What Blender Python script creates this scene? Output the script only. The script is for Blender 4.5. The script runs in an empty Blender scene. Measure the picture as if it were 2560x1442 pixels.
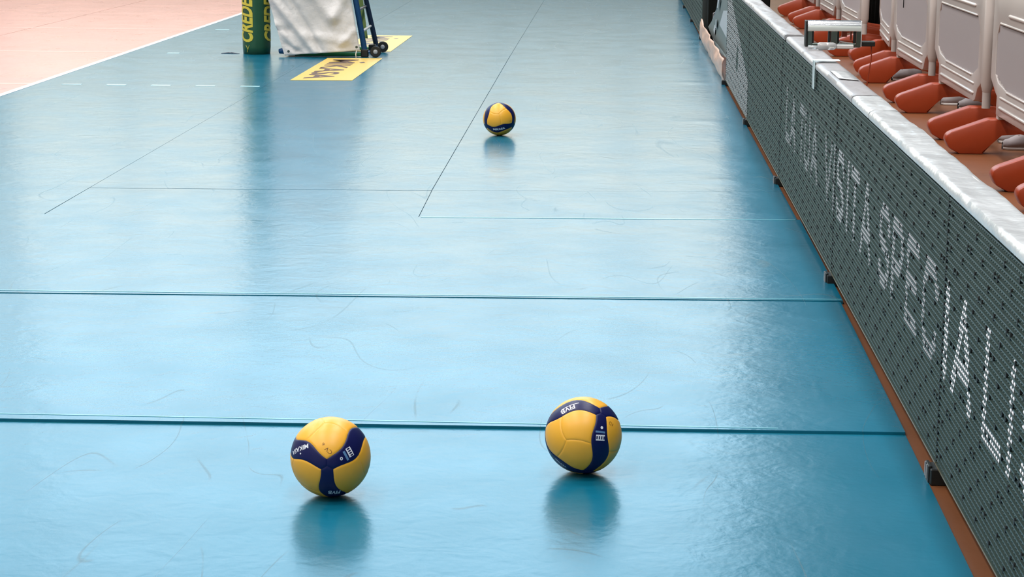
import bpy, bmesh, math, random
import numpy as np
from mathutils import Vector, Matrix, Euler, noise
random.seed(7)
C = bpy.context.scene.collection
sc = bpy.context.scene
# ------------------------------------------------------------------ camera
F, PITCH, YAW, ROLL, CX, CY, CH = 4933.623, 0.2016239, 0.0519344, 0.0061899, 4.5112, -18.1753, 1.55589
fwd = Vector((-math.sin(YAW)*math.cos(PITCH), math.cos(YAW)*math.cos(PITCH), -math.sin(PITCH)))
r0 = Vector((math.cos(YAW), math.sin(YAW), 0)); u0 = r0.cross(fwd)
cr = r0*math.cos(ROLL)+u0*math.sin(ROLL); cu = -r0*math.sin(ROLL)+u0*math.cos(ROLL)
CAM = Vector((CX, CY, CH))
cd = bpy.data.cameras.new('camera'); cam = bpy.data.objects.new('camera', cd); C.objects.link(cam)
cd.sensor_fit = 'HORIZONTAL'; cd.sensor_width = 36; cd.lens = F/2560*36; cd.clip_end = 200
cam.matrix_world = Matrix(((cr.x, cu.x, -fwd.x, CX), (cr.y, cu.y, -fwd.y, CY), (cr.z, cu.z, -fwd.z, CH), (0, 0, 0, 1)))
cd.dof.use_dof = False
sc.camera = cam
# ------------------------------------------------------------------ world, exposure, lamps
w = bpy.data.worlds.new('hall_air'); sc.world = w; w.use_nodes = True
w.node_tree.nodes['Background'].inputs[0].default_value = (.55, .7, .9, 1); w.node_tree.nodes['Background'].inputs[1].default_value = .3
vs = sc.view_settings; vs.view_transform = 'Standard'; vs.look = 'None'; vs.gamma = 1; vs.use_curve_mapping = False; vs.exposure = 0.0
HZ = 16.0
LAMP_W = 520
def hall_lamp(x, y, wat=LAMP_W):
    l = bpy.data.lights.new('ceiling_lamp_light', 'AREA'); l.shape = 'RECTANGLE'; l.size = 1.2; l.size_y = 2.4; l.energy = wat; l.color = (1, .97, .93)
    o = bpy.data.objects.new('ceiling_lamp_light', l); C.objects.link(o); o.location = (x, y, HZ-1.02); return o
LAMPS = [(x, y) for x in (6.3, -1.5, -9.5) for y in (-22, -15.5, -9, -2.5, 4)]
for x, y in LAMPS: hall_lamp(x, y)

# ------------------------------------------------------------------ helpers
def tag(o, label=None, cat=None, group=None, kind=None):
    if label: o['label'] = label
    if cat: o['category'] = cat
    if group: o['group'] = group
    if kind: o['kind'] = kind
    return o
def thing(name, label, cat, loc=(0, 0, 0), rz=0, group=None):
    o = bpy.data.objects.new(name, None); C.objects.link(o); o.location = loc; o.rotation_euler = (0, 0, rz); o.empty_display_size = .05
    return tag(o, label, cat, group)
def mesh(name, V, Fc, mat, parent=None, smooth=False, off=None, kind=None):
    me = bpy.data.meshes.new(name); off = off or (0, 0, 0)
    me.from_pydata([(v[0]-off[0], v[1]-off[1], v[2]-off[2]) for v in V], [], Fc); me.update()
    mats = mat if isinstance(mat, (list, tuple)) else [mat]
    for m in mats: me.materials.append(m)
    if smooth: me.polygons.foreach_set('use_smooth', [True]*len(me.polygons))
    o = bpy.data.objects.new(name, me); C.objects.link(o)
    if parent is not None: o.parent = parent
    if kind: o['kind'] = kind
    return o
def bmobj(name, bm, mat, parent=None, smooth=False, angle=None, kind=None):
    bmesh.ops.recalc_face_normals(bm, faces=bm.faces)
    me = bpy.data.meshes.new(name); bm.to_mesh(me); bm.free()
    for m in (mat if isinstance(mat, (list, tuple)) else [mat]): me.materials.append(m)
    if smooth: me.polygons.foreach_set('use_smooth', [True]*len(me.polygons))
    if angle is not None:
        try: me.set_sharp_from_angle(angle=angle)
        except Exception: pass
    o = bpy.data.objects.new(name, me); C.objects.link(o)
    if parent is not None: o.parent = parent
    if kind: o['kind'] = kind
    return o
def box(bm, lo, hi, bev=0, seg=1, M=None):
    vs_ = [bm.verts.new((x, y, z)) for x in (lo[0], hi[0]) for y in (lo[1], hi[1]) for z in (lo[2], hi[2])]
    idx = [(0, 1, 3, 2), (4, 6, 7, 5), (0, 4, 5, 1), (2, 3, 7, 6), (0, 2, 6, 4), (1, 5, 7, 3)]
    fs = [bm.faces.new([vs_[i] for i in f]) for f in idx]
    if bev > 0:
        es = list({e for f in fs for e in f.edges})
        r = bmesh.ops.bevel(bm, geom=es, offset=bev, segments=seg, affect='EDGES', profile=.5)
        allv = list({v for f in r['faces'] for v in f.verts} | {v for v in vs_ if v.is_valid})
    else: allv = vs_
    if M is not None: bmesh.ops.transform(bm, matrix=M, verts=allv)
    return allv
def prism(bm, pts, axis, a, b, bev=0, seg=2):
    """extrude polygon pts (2-D) between a and b along axis ('x','y','z')"""
    def P(p, t):
        return {'x': (t, p[0], p[1]), 'y': (p[0], t, p[1]), 'z': (p[0], p[1], t)}[axis]
    A = [bm.verts.new(P(p, a)) for p in pts]; B = [bm.verts.new(P(p, b)) for p in pts]; n = len(pts)
    fs = [bm.faces.new(A[::-1]), bm.faces.new(B)] + [bm.faces.new((A[i], A[(i+1) % n], B[(i+1) % n], B[i])) for i in range(n)]
    if bev > 0:
        es = list({e for f in fs for e in f.edges}); bmesh.ops.bevel(bm, geom=es, offset=bev, segments=seg, affect='EDGES', profile=.5)
def tube(bm, path, r, n=10, cap=True):
    path = [Vector(p) for p in path]; rings = []; up = None
    for i, p in enumerate(path):
        t = (path[min(i+1, len(path)-1)]-path[max(i-1, 0)]).normalized()
        if up is None: up = Vector((0, 0, 1)) if abs(t.z) < .9 else Vector((1, 0, 0))
        a = t.cross(up).normalized(); b = a.cross(t).normalized(); up = b
        rr = r[i] if isinstance(r, (list, tuple)) else r
        rings.append([bm.verts.new(p+a*math.cos(2*math.pi*k/n)*rr+b*math.sin(2*math.pi*k/n)*rr) for k in range(n)])
    for A, B in zip(rings, rings[1:]):
        for k in range(n): bm.faces.new((A[k], A[(k+1) % n], B[(k+1) % n], B[k]))
    if cap: bm.faces.new(rings[0][::-1]); bm.faces.new(rings[-1])
def lathe(bm, prof, axis='z', n=24, c=(0, 0, 0)):
    rings = []
    for r, h in prof:
        ring = []
        for k in range(n):
            a = 2*math.pi*k/n; x, y = r*math.cos(a), r*math.sin(a)
            p = {'z': (x, y, h), 'y': (x, h, y), 'x': (h, x, y)}[axis]
            ring.append(bm.verts.new((p[0]+c[0], p[1]+c[1], p[2]+c[2])))
        rings.append(ring)
    for A, B in zip(rings, rings[1:]):
        for k in range(n): bm.faces.new((A[k], A[(k+1) % n], B[(k+1) % n], B[k]))
    bm.faces.new(rings[0][::-1]); bm.faces.new(rings[-1])
def split(o, name=None):
    """give every loose piece of a part its own object"""
    me = o.data; n = len(me.vertices); par = list(range(n))
    def find(a):
        while par[a] != a: par[a] = par[par[a]]; a = par[a]
        return a
    for e in me.edges:
        a, b = find(e.vertices[0]), find(e.vertices[1])
        if a != b: par[a] = b
    isl = {}
    for f in me.polygons: isl.setdefault(find(f.vertices[0]), []).append(f)
    if len(isl) < 2: return [o]
    out = []
    for fs in isl.values():
        ids = sorted({v for f in fs for v in f.vertices}); mp = {v: i for i, v in enumerate(ids)}
        m2 = bpy.data.meshes.new(name or o.name); m2.from_pydata([tuple(me.vertices[v].co) for v in ids], [], [[mp[v] for v in f.vertices] for f in fs])
        for m in me.materials: m2.materials.append(m)
        m2.polygons.foreach_set('use_smooth', [f.use_smooth for f in fs]); m2.update()
        if any(f.use_smooth for f in fs): m2.set_sharp_from_angle(angle=math.radians(40))
        p = bpy.data.objects.new((name or o.name).split('.')[0], m2); C.objects.link(p); p.parent = o.parent; p.matrix_basis = o.matrix_basis.copy(); out.append(p)
    bpy.data.objects.remove(o); return out
# --- materials
def lin(c):
    return tuple(((x/255)/12.92 if x/255 <= .04045 else ((x/255+.055)/1.055)**2.4) for x in c)
def mat(name, col, rough=.5, metal=0, spec=.5, nscale=0, namt=0, bump=0, bscale=40, coat=0, coat_r=.1, emis=None, estr=0, col2=None, alpha=None, trans=0, bdist=.01):
    m = bpy.data.materials.new(name); m.use_nodes = True; nt = m.node_tree; b = nt.nodes['Principled BSDF']
    b.inputs['Base Color'].default_value = (*col, 1); b.inputs['Roughness'].default_value = rough; b.inputs['Metallic'].default_value = metal
    b.inputs['Specular IOR Level'].default_value = spec; b.inputs['Coat Weight'].default_value = coat; b.inputs['Coat Roughness'].default_value = coat_r
    b.inputs['Transmission Weight'].default_value = trans
    if emis: b.inputs['Emission Color'].default_value = (*emis, 1); b.inputs['Emission Strength'].default_value = estr
    if nscale or bump: tc = nt.nodes.new('ShaderNodeTexCoord')
    if nscale:
        n = nt.nodes.new('ShaderNodeTexNoise'); n.inputs['Scale'].default_value = nscale; n.inputs['Detail'].default_value = 5
        nt.links.new(tc.outputs['Object'], n.inputs['Vector'])
        r = nt.nodes.new('ShaderNodeMapRange'); r.inputs['From Min'].default_value = .3; r.inputs['From Max'].default_value = .7
        nt.links.new(n.outputs['Fac'], r.inputs['Value'])
        mx = nt.nodes.new('ShaderNodeMix'); mx.data_type = 'RGBA'
        mx.inputs['A'].default_value = (*col, 1); mx.inputs['B'].default_value = (*(col2 or tuple(c*(1-namt) for c in col)), 1)
        nt.links.new(r.outputs['Result'], mx.inputs['Factor']); nt.links.new(mx.outputs['Result'], b.inputs['Base Color'])
    if bump:
        n2 = nt.nodes.new('ShaderNodeTexNoise'); n2.inputs['Scale'].default_value = bscale; n2.inputs['Detail'].default_value = 4
        nt.links.new(tc.outputs['Object'], n2.inputs['Vector'])
        bp = nt.nodes.new('ShaderNodeBump'); bp.inputs['Strength'].default_value = bump; bp.inputs['Distance'].default_value = bdist
        nt.links.new(n2.outputs['Fac'], bp.inputs['Height']); nt.links.new(bp.outputs['Normal'], b.inputs['Normal'])
    return m
def vinyl(name, col, dark, rough=.24, spec=.5):
    """sports vinyl: faint mottling, scuff lines, fine relief"""
    m = bpy.data.materials.new(name); m.use_nodes = True; nt = m.node_tree; N = nt.nodes; L = nt.links; b = N['Principled BSDF']
    b.inputs['Specular IOR Level'].default_value = spec
    tc = N.new('ShaderNodeTexCoord'); geo = N.new('ShaderNodeNewGeometry'); P = geo.outputs['Position']
    def noi(s, d=4, dist=0, vec=P):
        n = N.new('ShaderNodeTexNoise'); n.inputs['Scale'].default_value = s; n.inputs['Detail'].default_value = d; n.inputs['Distortion'].default_value = dist; L.new(vec, n.inputs['Vector']); return n.outputs['Fac']
    def mr(v, a, bb, c=0., d=1.):
        r = N.new('ShaderNodeMapRange'); r.inputs['From Min'].default_value = a; r.inputs['From Max'].default_value = bb; r.inputs['To Min'].default_value = c; r.inputs['To Max'].default_value = d; L.new(v, r.inputs['Value']); return r.outputs['Result']
    def mt(op, a, bb=None):
        n = N.new('ShaderNodeMath'); n.operation = op
        for i, v in enumerate((a, bb)):
            if v is None: continue
            if isinstance(v, (int, float)): n.inputs[i].default_value = v
            else: L.new(v, n.inputs[i])
        return n.outputs[0]
    mott = mr(noi(1.3, 5), .35, .65)
    # scuffs: thin iso-lines of a warped noise, broken up by a mask
    def scuff(s, wdt, lo, sd, angle=0, str_=(1, 1, 1)):
        mp = N.new('ShaderNodeMapping'); L.new(P, mp.inputs['Vector']); mp.inputs['Location'].default_value = (sd, sd*2, 0); mp.inputs['Rotation'].default_value = (0, 0, angle); mp.inputs['Scale'].default_value = str_
        n = noi(s, 1, .3, mp.outputs['Vector']); a = mt('ABSOLUTE', mt('SUBTRACT', n, .5)); ln = mr(a, 0., wdt, 1., 0.)
        mk = mr(noi(s*1.9, 2, 0, mp.outputs['Vector']), lo, lo+.06); return mt('MULTIPLY', ln, mk)
    sc1 = scuff(1.5, .0035, .54, 3., .3, (1, .35, 1)); sc2 = scuff(2.8, .004, .55, 11., -.7, (1, .3, 1)); sc3 = scuff(1.9, .0022, .52, 23., 1.9, (1, .22, 1))
    scf = mt('MINIMUM', mt('ADD', mt('ADD', sc1, sc2), sc3), 1.)
    mx = N.new('ShaderNodeMix'); mx.data_type = 'RGBA'; mx.inputs['A'].default_value = (*col, 1); mx.inputs['B'].default_value = (*[c*.9 for c in col], 1); L.new(mott, mx.inputs['Factor'])
    mx2 = N.new('ShaderNodeMix'); mx2.data_type = 'RGBA'; L.new(mx.outputs['Result'], mx2.inputs['A']); mx2.inputs['B'].default_value = (*dark, 1); L.new(mt('MULTIPLY', scf, .55), mx2.inputs['Factor'])
    L.new(mx2.outputs['Result'], b.inputs['Base Color'])
    rg = mr(noi(3.2, 6), .3, .7, rough*.88, rough*1.15); L.new(mt('ADD', rg, mt('MULTIPLY', scf, .08)), b.inputs['Roughness'])
    h = mt('ADD', mt('MULTIPLY', noi(9, 5, .6), 1.), mt('MULTIPLY', noi(34, 3), .35))
    bp = N.new('ShaderNodeBump'); bp.inputs['Strength'].default_value = .14; bp.inputs['Distance'].default_value = .012; L.new(h, bp.inputs['Height']); L.new(bp.outputs['Normal'], b.inputs['Normal'])
    return m
M = {}
M['blue'] = vinyl('blue_vinyl', (.004, .136, .225), (.03, .075, .09), .23)
M['orange'] = vinyl('orange_vinyl', (.62, .28, .225), (.3, .12, .1), .3)
M['red_floor'] = mat('terracotta_floor', (.215, .080, .033), .34, nscale=2.5, namt=.25, bump=.1, bscale=12)
M['white_line'] = mat('white_line_paint', (.86, .86, .9), .3)
M['pink_line'] = mat('pale_line_paint', (.85, .48, .42), .3)
M['pale_blue'] = mat('pale_blue_line_paint', (.42, .72, .80), .3)
M['green_tape'] = mat('teal_joint_tape', (.004, .12, .17), .28)
M['edge_glint'] = mat('painted_edge_highlight', (.10, .33, .42), .22)  # highlight of the sheet edges put into a paler blue colour
M['yellow_vinyl'] = mat('yellow_sticker_vinyl', (.78, .54, .12), .35)
M['brown_ink'] = mat('brown_printed_ink', (.10, .055, .05), .4)
M['ball_yellow'] = mat('ball_yellow_leather', (.84, .42, .035), .34, bump=.25, bscale=900, bdist=.0006, spec=.5)
M['ball_navy'] = mat('ball_navy_leather', (.003, .006, .070), .36, spec=.3, bump=.25, bscale=900, bdist=.0006)
M['print_white'] = mat('white_print', (.72, .74, .82), .45)
M['print_blue'] = mat('pale_blue_print', (.10, .22, .42), .45)
M['print_brown'] = mat('marker_brown', (.20, .08, .01), .5)
M['led_face'] = mat('led_mask_plastic', (.030, .053, .046), .42, nscale=3, namt=.12)
M['led_off'] = mat('unlit_led', (.075, .125, .112), .35)
M['led_hole'] = mat('black_recess', (.002, .004, .004), .6)
M['led_on'] = mat('lit_led', (.6, .6, .62), .4, emis=(.86, .84, .90), estr=.55)
M['led_dim'] = mat('dim_lit_led', (.4, .4, .42), .4, emis=(.8, .75, .78), estr=.035)
M['led_mid'] = mat('mid_lit_led', (.4, .4, .42), .4, emis=(.8, .79, .85), estr=.22)
M['led_side'] = mat('led_cabinet_metal', (.03, .035, .034), .4)
M['led_edge'] = mat('led_cabinet_bottom_edge', (.20, .17, .10), .35, metal=.4)
M['foil'] = mat('silver_white_foam_cover', (.62, .65, .68), .26, nscale=2.5, namt=.28, bump=.55, bscale=6.5, bdist=.04)
M['foil2'] = mat('grey_foam_cover', (.40, .39, .41), .33, nscale=2, namt=.2, bump=.35, bscale=14, bdist=.015)
M['black'] = mat('black_rubber', (.006, .007, .007), .5)
M['black_cloth'] = mat('black_curtain_cloth', (.0035, .005, .004), .95, spec=.1)
M['matte_black'] = mat('matte_black_board', (.004, .005, .004), .9, spec=.15)
M['chrome'] = mat('chrome', (.80, .84, .88), .09, metal=1)
M['dark_metal'] = mat('dark_green_grey_steel', (.10, .13, .12), .28, metal=.85)
M['clear'] = mat('clear_plastic', (.75, .78, .80), .12, trans=.55, spec=.6)
M['tape'] = mat('white_tape', (.66, .78, .80), .4)
M['barrier'] = mat('white_barrier_plastic', (.54, .475, .45), .30, nscale=2.5, namt=.08)
M['barrier_rib'] = mat('greyish_ribbed_plastic', (.42, .385, .40), .42)
M['foot'] = mat('orange_barrier_foot_plastic', (.36, .045, .009), .38, nscale=6, namt=.15)
M['shoe'] = mat('grey_shoe_fabric', (.30, .27, .28), .75, bump=.3, bscale=120, bdist=.002)
M['sole'] = mat('white_shoe_sole', (.56, .54, .53), .55)
M['lace'] = mat('shoe_lace', (.45, .43, .44), .8)
M['shoe_dark'] = mat('dark_shoe_lining', (.02, .022, .03), .8)
M['pad'] = mat('green_post_padding', (.012, .085, .04), .42, nscale=5, namt=.2, bump=.2, bscale=9)
M['pad_yellow'] = mat('yellow_post_print', (.62, .52, .06), .45)
M['tarp'] = mat('white_tarpaulin', (.68, .67, .67), .42, nscale=4, namt=.1, bump=.5, bscale=9, bdist=.03)
M['blue_steel'] = mat('blue_painted_steel', (.008, .055, .16), .3)
M['navy_steel'] = mat('dark_blue_painted_steel', (.006, .022, .06), .3)
M['green_steel'] = mat('green_painted_steel', (.02, .22, .07), .35)
M['lime'] = mat('lime_green_panel', (.30, .42, .13), .5)
M['hub'] = mat('grey_plastic_hub', (.35, .37, .4), .35)
M['white_plastic'] = mat('white_plastic', (.7, .7, .7), .4)
M['banner_grey'] = mat('grey_banner_cloth', (.13, .165, .165), .6)
M['banner_white'] = mat('white_banner_print', (.42, .45, .48), .6)
M['peach'] = mat('peach_plastic_sheet', (.62, .36, .27), .3, nscale=5, namt=.25, bump=.5, bscale=9, bdist=.03)
M['wall'] = mat('cream_wall_paint', (.62, .62, .56), .8, nscale=.6, namt=.08)
M['wall_low'] = mat('grey_green_stand_panels', (.66, .68, .56), .7)
M['ceiling'] = mat('pale_ceiling', (.8, .83, .86), .9)
M['wall_dark'] = mat('dark_wall_paint', (.05, .05, .055), .8)
M['window'] = mat('added_upper_glow', (.1, .1, .1), .3, emis=(.68, 1.0, 1.22), estr=3.0)  # upper unseen panes, glow added to brighten the floor's bluish reflection
M['glow_mid'] = mat('added_middle_glow', (.1, .1, .1), .3, emis=(1.0, .92, .74), estr=2.1)  # middle row of unseen panes, added to give the floor a warmer reflection
M['window_low'] = mat('daylit_low_window', (.1, .1, .1), .3, emis=(.75, 1.0, 1.15), estr=22)
M['frame'] = mat('window_frame_metal', (.5, .5, .5), .5)
M['lamp'] = mat('lamp_diffuser', (.8, .8, .8), .5, emis=(1, .97, .93), estr=6)

# ------------------------------------------------------------------ room shell
def struct_box(name, lo, hi, m, parent=None):
    bm = bmesh.new(); box(bm, lo, hi); o = bmobj(name, bm, m, parent)
    if parent is None: o['kind'] = 'structure'
    return o
XW0, XW1, YW0, YW1 = -20., 9.5, -26., 18.
floor = struct_box('floor', (XW0, YW0, -.3), (XW1, YW1, 0), M['red_floor'])
struct_box('ceiling', (XW0, YW0, HZ), (XW1, YW1, HZ+.3), M['ceiling'])
struct_box('wall_back', (XW0, YW0-.3, 0), (XW1, YW0, HZ), M['wall'])
struct_box('wall_left', (XW0-.3, YW0, 0), (XW0, YW1, HZ), M['wall'])
struct_box('wall_right', (XW1, YW0, 0), (XW1+.3, YW1, HZ), M['wall_dark'])
wf = struct_box('wall_far', (XW0, YW1, 0), (XW1, YW1+.3, HZ), M['wall'])
struct_box('stand_panelling', (XW0, YW1-.12, 0), (XW1, YW1, 2.6), M['wall_low'], wf)
# unseen glowing panels added on the far wall for floor reflections, low glazed doors near its right end
def window(name, x0, x1, z0, z1, m, nx):
    fr = bmesh.new()
    box(fr, (x0-.08, YW1-.10, z0-.08), (x1+.08, YW1-.02, z0)); box(fr, (x0-.08, YW1-.10, z1), (x1+.08, YW1-.02, z1+.08))
    for i in range(nx+1):
        x = x0+(x1-x0)*i/nx; box(fr, (x-.04, YW1-.10, z0), (x+.04, YW1-.02, z1))
    o = bmobj(name, fr, M['frame']); o['kind'] = 'structure'
    for i in range(nx):
        a = x0+(x1-x0)*i/nx+.04; b = x0+(x1-x0)*(i+1)/nx-.04
        bm = bmesh.new(); box(bm, (a, YW1-.07, z0), (b, YW1-.05, z1)); bmobj('pane', bm, m, o)
window('added_glow_panel_1', -18, -7.2, 6.6, 15.4, M['window'], 6)
window('added_glow_panel_2', -6.8, 7.0, 6.6, 15.4, M['window'], 7)
window('added_glow_panel_3', -18, -7.2, 2.9, 6.2, M['glow_mid'], 6)
window('added_glow_panel_4', -6.8, 7.0, 2.9, 6.2, M['glow_mid'], 6)
window('window_5', 4.85, 5.95, .15, 2.6, M['window_low'], 1)
# ceiling lamps (the area lights sit just under the diffusers)
for i, (x, y) in enumerate(LAMPS):
    t = thing('ceiling_lamp', 'rectangular white hall lamp hanging under the ceiling', 'lamp', (x, y, HZ-1.0), 0, 'lamps hanging in rows under the hall ceiling')
    if i == 0:
        bm = bmesh.new(); box(bm, (-.66, -1.26, .0), (.66, 1.26, .12), .02, 1); h_ = bmobj('housing', bm, M['frame'], t)
        bm = bmesh.new()
        for a in (-.5, .5):
            for b_ in (-1, 1): tube(bm, [(a, b_, .1), (a, b_, 1.0)], .006, 6)
        c_ = bmobj('hanger', bm, M['frame'], t)
    else:
        for src in (h_, c_):
            c = src.copy(); C.objects.link(c); c.parent = t

# ------------------------------------------------------------------ floor covering: vinyl sheets, each its own piece
def quadsheet(name, c4, z, m, nx, ny, thick=None, bumps=(), amp=.0006, edge_z=None):
    """c4: four corners (x,y) near-left, near-right, far-right, far-left"""
    a, b, c, d = [Vector((p[0], p[1], 0)) for p in c4]; V = []; Fc = []
    for j in range(ny+1):
        for i in range(nx+1):
            s, t = i/nx, j/ny; p = (a*(1-s)+b*s)*(1-t)+(d*(1-s)+c*s)*t
            e = min(1, min(s, 1-s)*nx/1.5, min(t, 1-t)*ny/1.5)
            h = z+amp*noise.noise(Vector((p.x*.9, p.y*1.6, 3)))*2*e+amp*.5*noise.noise(Vector((p.x*2.6, p.y*4, 7)))*e
            for bx, by, rx, ry, hh in bumps:
                q = ((p.x-bx)/rx)**2+((p.y-by)/ry)**2
                if q < 9: h += hh*math.exp(-q)*e
            V.append((p.x, p.y, h))
    k = lambda i, j: j*(nx+1)+i
    for j in range(ny):
        for i in range(nx): Fc.append((k(i, j), k(i+1, j), k(i+1, j+1), k(i, j+1)))
    ring = [k(i, 0) for i in range(nx+1)]+[k(nx, j) for j in range(1, ny+1)]+[k(i, ny) for i in range(nx-1, -1, -1)]+[k(0, j) for j in range(ny-1, 0, -1)]
    n0 = len(V); n = len(ring)
    for q in ring: V.append((V[q][0], V[q][1], z-(thick or z-.0005)))
    for i in range(n): Fc.append((ring[i], n0+i, n0+(i+1) % n, ring[(i+1) % n]))
    o = mesh(name, V, Fc, m, floor, True)
    o.data.set_sharp_from_angle(angle=math.radians(35))
    return o
T = .012
Z1, Z2, Z3 = .0035, .0105, .0130      # heights of the three transverse sheets
edge = lambda y: 5.376 if y > -8 else (5.380 if y > -10.8 else 5.372-(-11.7-y)*.0095*1.0)
feet_y = [-15.75, -13.06, -10.36, -7.68, -4.98, -2.32]
dimp = [(5.12, fy+.02, .11, .09, .0035) for fy in feet_y]+[(4.9, fy+.9, .3, .3, .0008) for fy in feet_y]
# transverse sheets behind the end line
quadsheet('floor_sheet', [(-4, -14.52), (5.345, -14.42), (5.365, -12.615), (-4, -12.80)], Z1, M['blue'], 150, 26, bumps=dimp)
quadsheet('floor_sheet', [(-4, -12.775), (5.365, -12.605), (5.378, -10.775), (-4, -11.08)], Z2, M['blue'], 150, 26, .010, bumps=dimp)
quadsheet('floor_sheet', [(-4, -11.07), (5.388, -10.768), (5.392, -8.905), (-4, -9.30)], Z3, M['blue'], 150, 26, .0125, bumps=dimp)
quadsheet('floor_sheet', [(-4, -16.4), (5.33, -16.3), (5.345, -14.43), (-4, -14.53)], Z1, M['blue'], 40, 8)
quadsheet('floor_sheet', [(-4, -25), (5.33, -25), (5.33, -16.31), (-4, -16.41)], Z1, M['blue'], 20, 12)
# lengthwise sheets of the free zone
quadsheet('floor_sheet', [(0, -9.17), (1.808, -9.06), (1.77, -.03), (0, -.10)], T, M['blue'], 10, 50)
quadsheet('floor_sheet', [(1.812, -9.055), (3.586, -8.985), (3.572, -8.155), (1.807, -8.225)], T-.0006, M['blue'], 14, 7)
quadsheet('floor_sheet', [(3.590, -8.98), (5.378, -8.895), (5.376, -8.03), (3.576, -8.15)], T+.0006, M['blue'], 14, 7, bumps=dimp)
quadsheet('floor_sheet', [(1.807, -8.22), (3.571, -8.15), (3.531, .02), (1.771, -.02)], T, M['blue'], 10, 50)
quadsheet('floor_sheet', [(3.575, -8.145), (5.376, -8.025), (5.374, .33), (3.535, .10)], T+.0003, M['blue'], 34, 150, bumps=dimp)
quadsheet('floor_sheet', [(0, -.095), (1.769, -.025), (1.70, 13), (0, 13)], T, M['blue'], 8, 30)
quadsheet('floor_sheet', [(1.771, -.015), (3.532, .025), (3.50, 13), (1.702, 13)], T, M['blue'], 8, 30)
quadsheet('floor_sheet', [(3.535, .105), (5.374, .335), (5.42, 13), (3.502, 13)], T, M['blue'], 20, 120, bumps=[(4.95, y, .35, .3, .0016) for y in (.35, 2.35, 4.7, 7.1, 9.4)])
quadsheet('floor_sheet', [(-12, 9.0), (0, 9.0), (0, 17), (-12, 17)], T, M['blue'], 8, 8)
quadsheet('floor_sheet', [(-12, -9.0), (-9, -9.0), (-9, 9), (-12, 9)], T, M['blue'], 6, 12)
# orange court, five lengthwise sheets with visible joints
for i in range(5):
    xa, xb = -9+1.8*i+.003, -9+1.8*(i+1)-.003
    quadsheet('court_sheet', [(xa, -8.98), (min(xb, -.003), -8.98), (min(xb, -.003), 8.98), (xa, 8.98)], T, M['orange'], 6, 40)
# strips of teal joint tape seen in the gaps between sheets
def strip(name, c4, z, m):
    V = [(p[0], p[1], z) for p in c4]+[(p[0], p[1], z-.004) for p in c4]
    return mesh(name, V, [(0, 1, 2, 3), (0, 4, 5, 1), (1, 5, 6, 2), (2, 6, 7, 3), (3, 7, 4, 0)], m, floor)
for (xa, ya), (xb, yb), wd in (((-4, -12.787), (5.36, -12.61), .03), ((-4, -11.075), (5.378, -10.772), .03), ((1.81, -8.223), (3.573, -8.153), .02), ((3.573, -8.148), (5.37, -8.028), .02), ((0, -.098), (1.77, -.028), .02), ((1.77, -.017), (3.533, .022), .02), ((3.533, .102), (5.37, .332), .02)):
    strip('joint_tape', [(xa, ya-wd), (xb, yb-wd), (xb, yb+wd), (xa, ya+wd)], .0015, M['green_tape'])
for (xa, ya), (xb, yb), wd in (((1.81, -9.05), (1.702, 13), .02), ((3.588, -8.98), (3.501, 13), .02)):
    strip('joint_tape', [(xa-wd, ya), (xa+wd, ya), (xb+wd, yb), (xb-wd, yb)], .0012, M['green_tape'])
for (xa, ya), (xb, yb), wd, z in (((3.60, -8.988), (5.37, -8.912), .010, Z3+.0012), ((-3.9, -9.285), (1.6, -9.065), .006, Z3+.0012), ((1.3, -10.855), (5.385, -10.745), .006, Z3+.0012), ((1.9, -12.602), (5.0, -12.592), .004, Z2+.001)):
    strip('edge_highlight_strip', [(xa, ya-wd), (xb, yb-wd), (xb, yb+wd), (xa, ya+wd)], z, M['edge_glint'])  # pale strips painted in place of light catching the sheet edges
# painted lines (thin raised strips)
def line(name, x0, y0, x1, y1, m, z=T+.0006): 
    return strip(name, [(x0, y0), (x1, y0), (x1, y1), (x0, y1)], z, m)
line('sideline', -.055, -9, 0.0, 9, M['white_line'], T+.0022)
line('far_sideline', -9, -9, -8.95, 9, M['white_line'], T+.0022)
line('end_line', -8.95, -9.0, -.055, -8.95, M['white_line'], T+.0022)
line('end_line', -8.95, 8.95, -.055, 9.0, M['white_line'], T+.0022)
for y, nm in ((-2.975, 'attack_line'), (0, 'centre_line'), (2.975, 'attack_line')): line(nm, -8.95, y-.027, -.057, y+.027, M['pink_line'], T+.0016)
for s in (-1, 1):
    for k in range(5): line('line_dash', .2+.35*k, s*2.975-.026, .35+.35*k, s*2.975+.026, M['pale_blue'], T+.0014)
line('line_dash', .36, -.05, .47, .0, M['pale_blue'], T+.0014)

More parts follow.
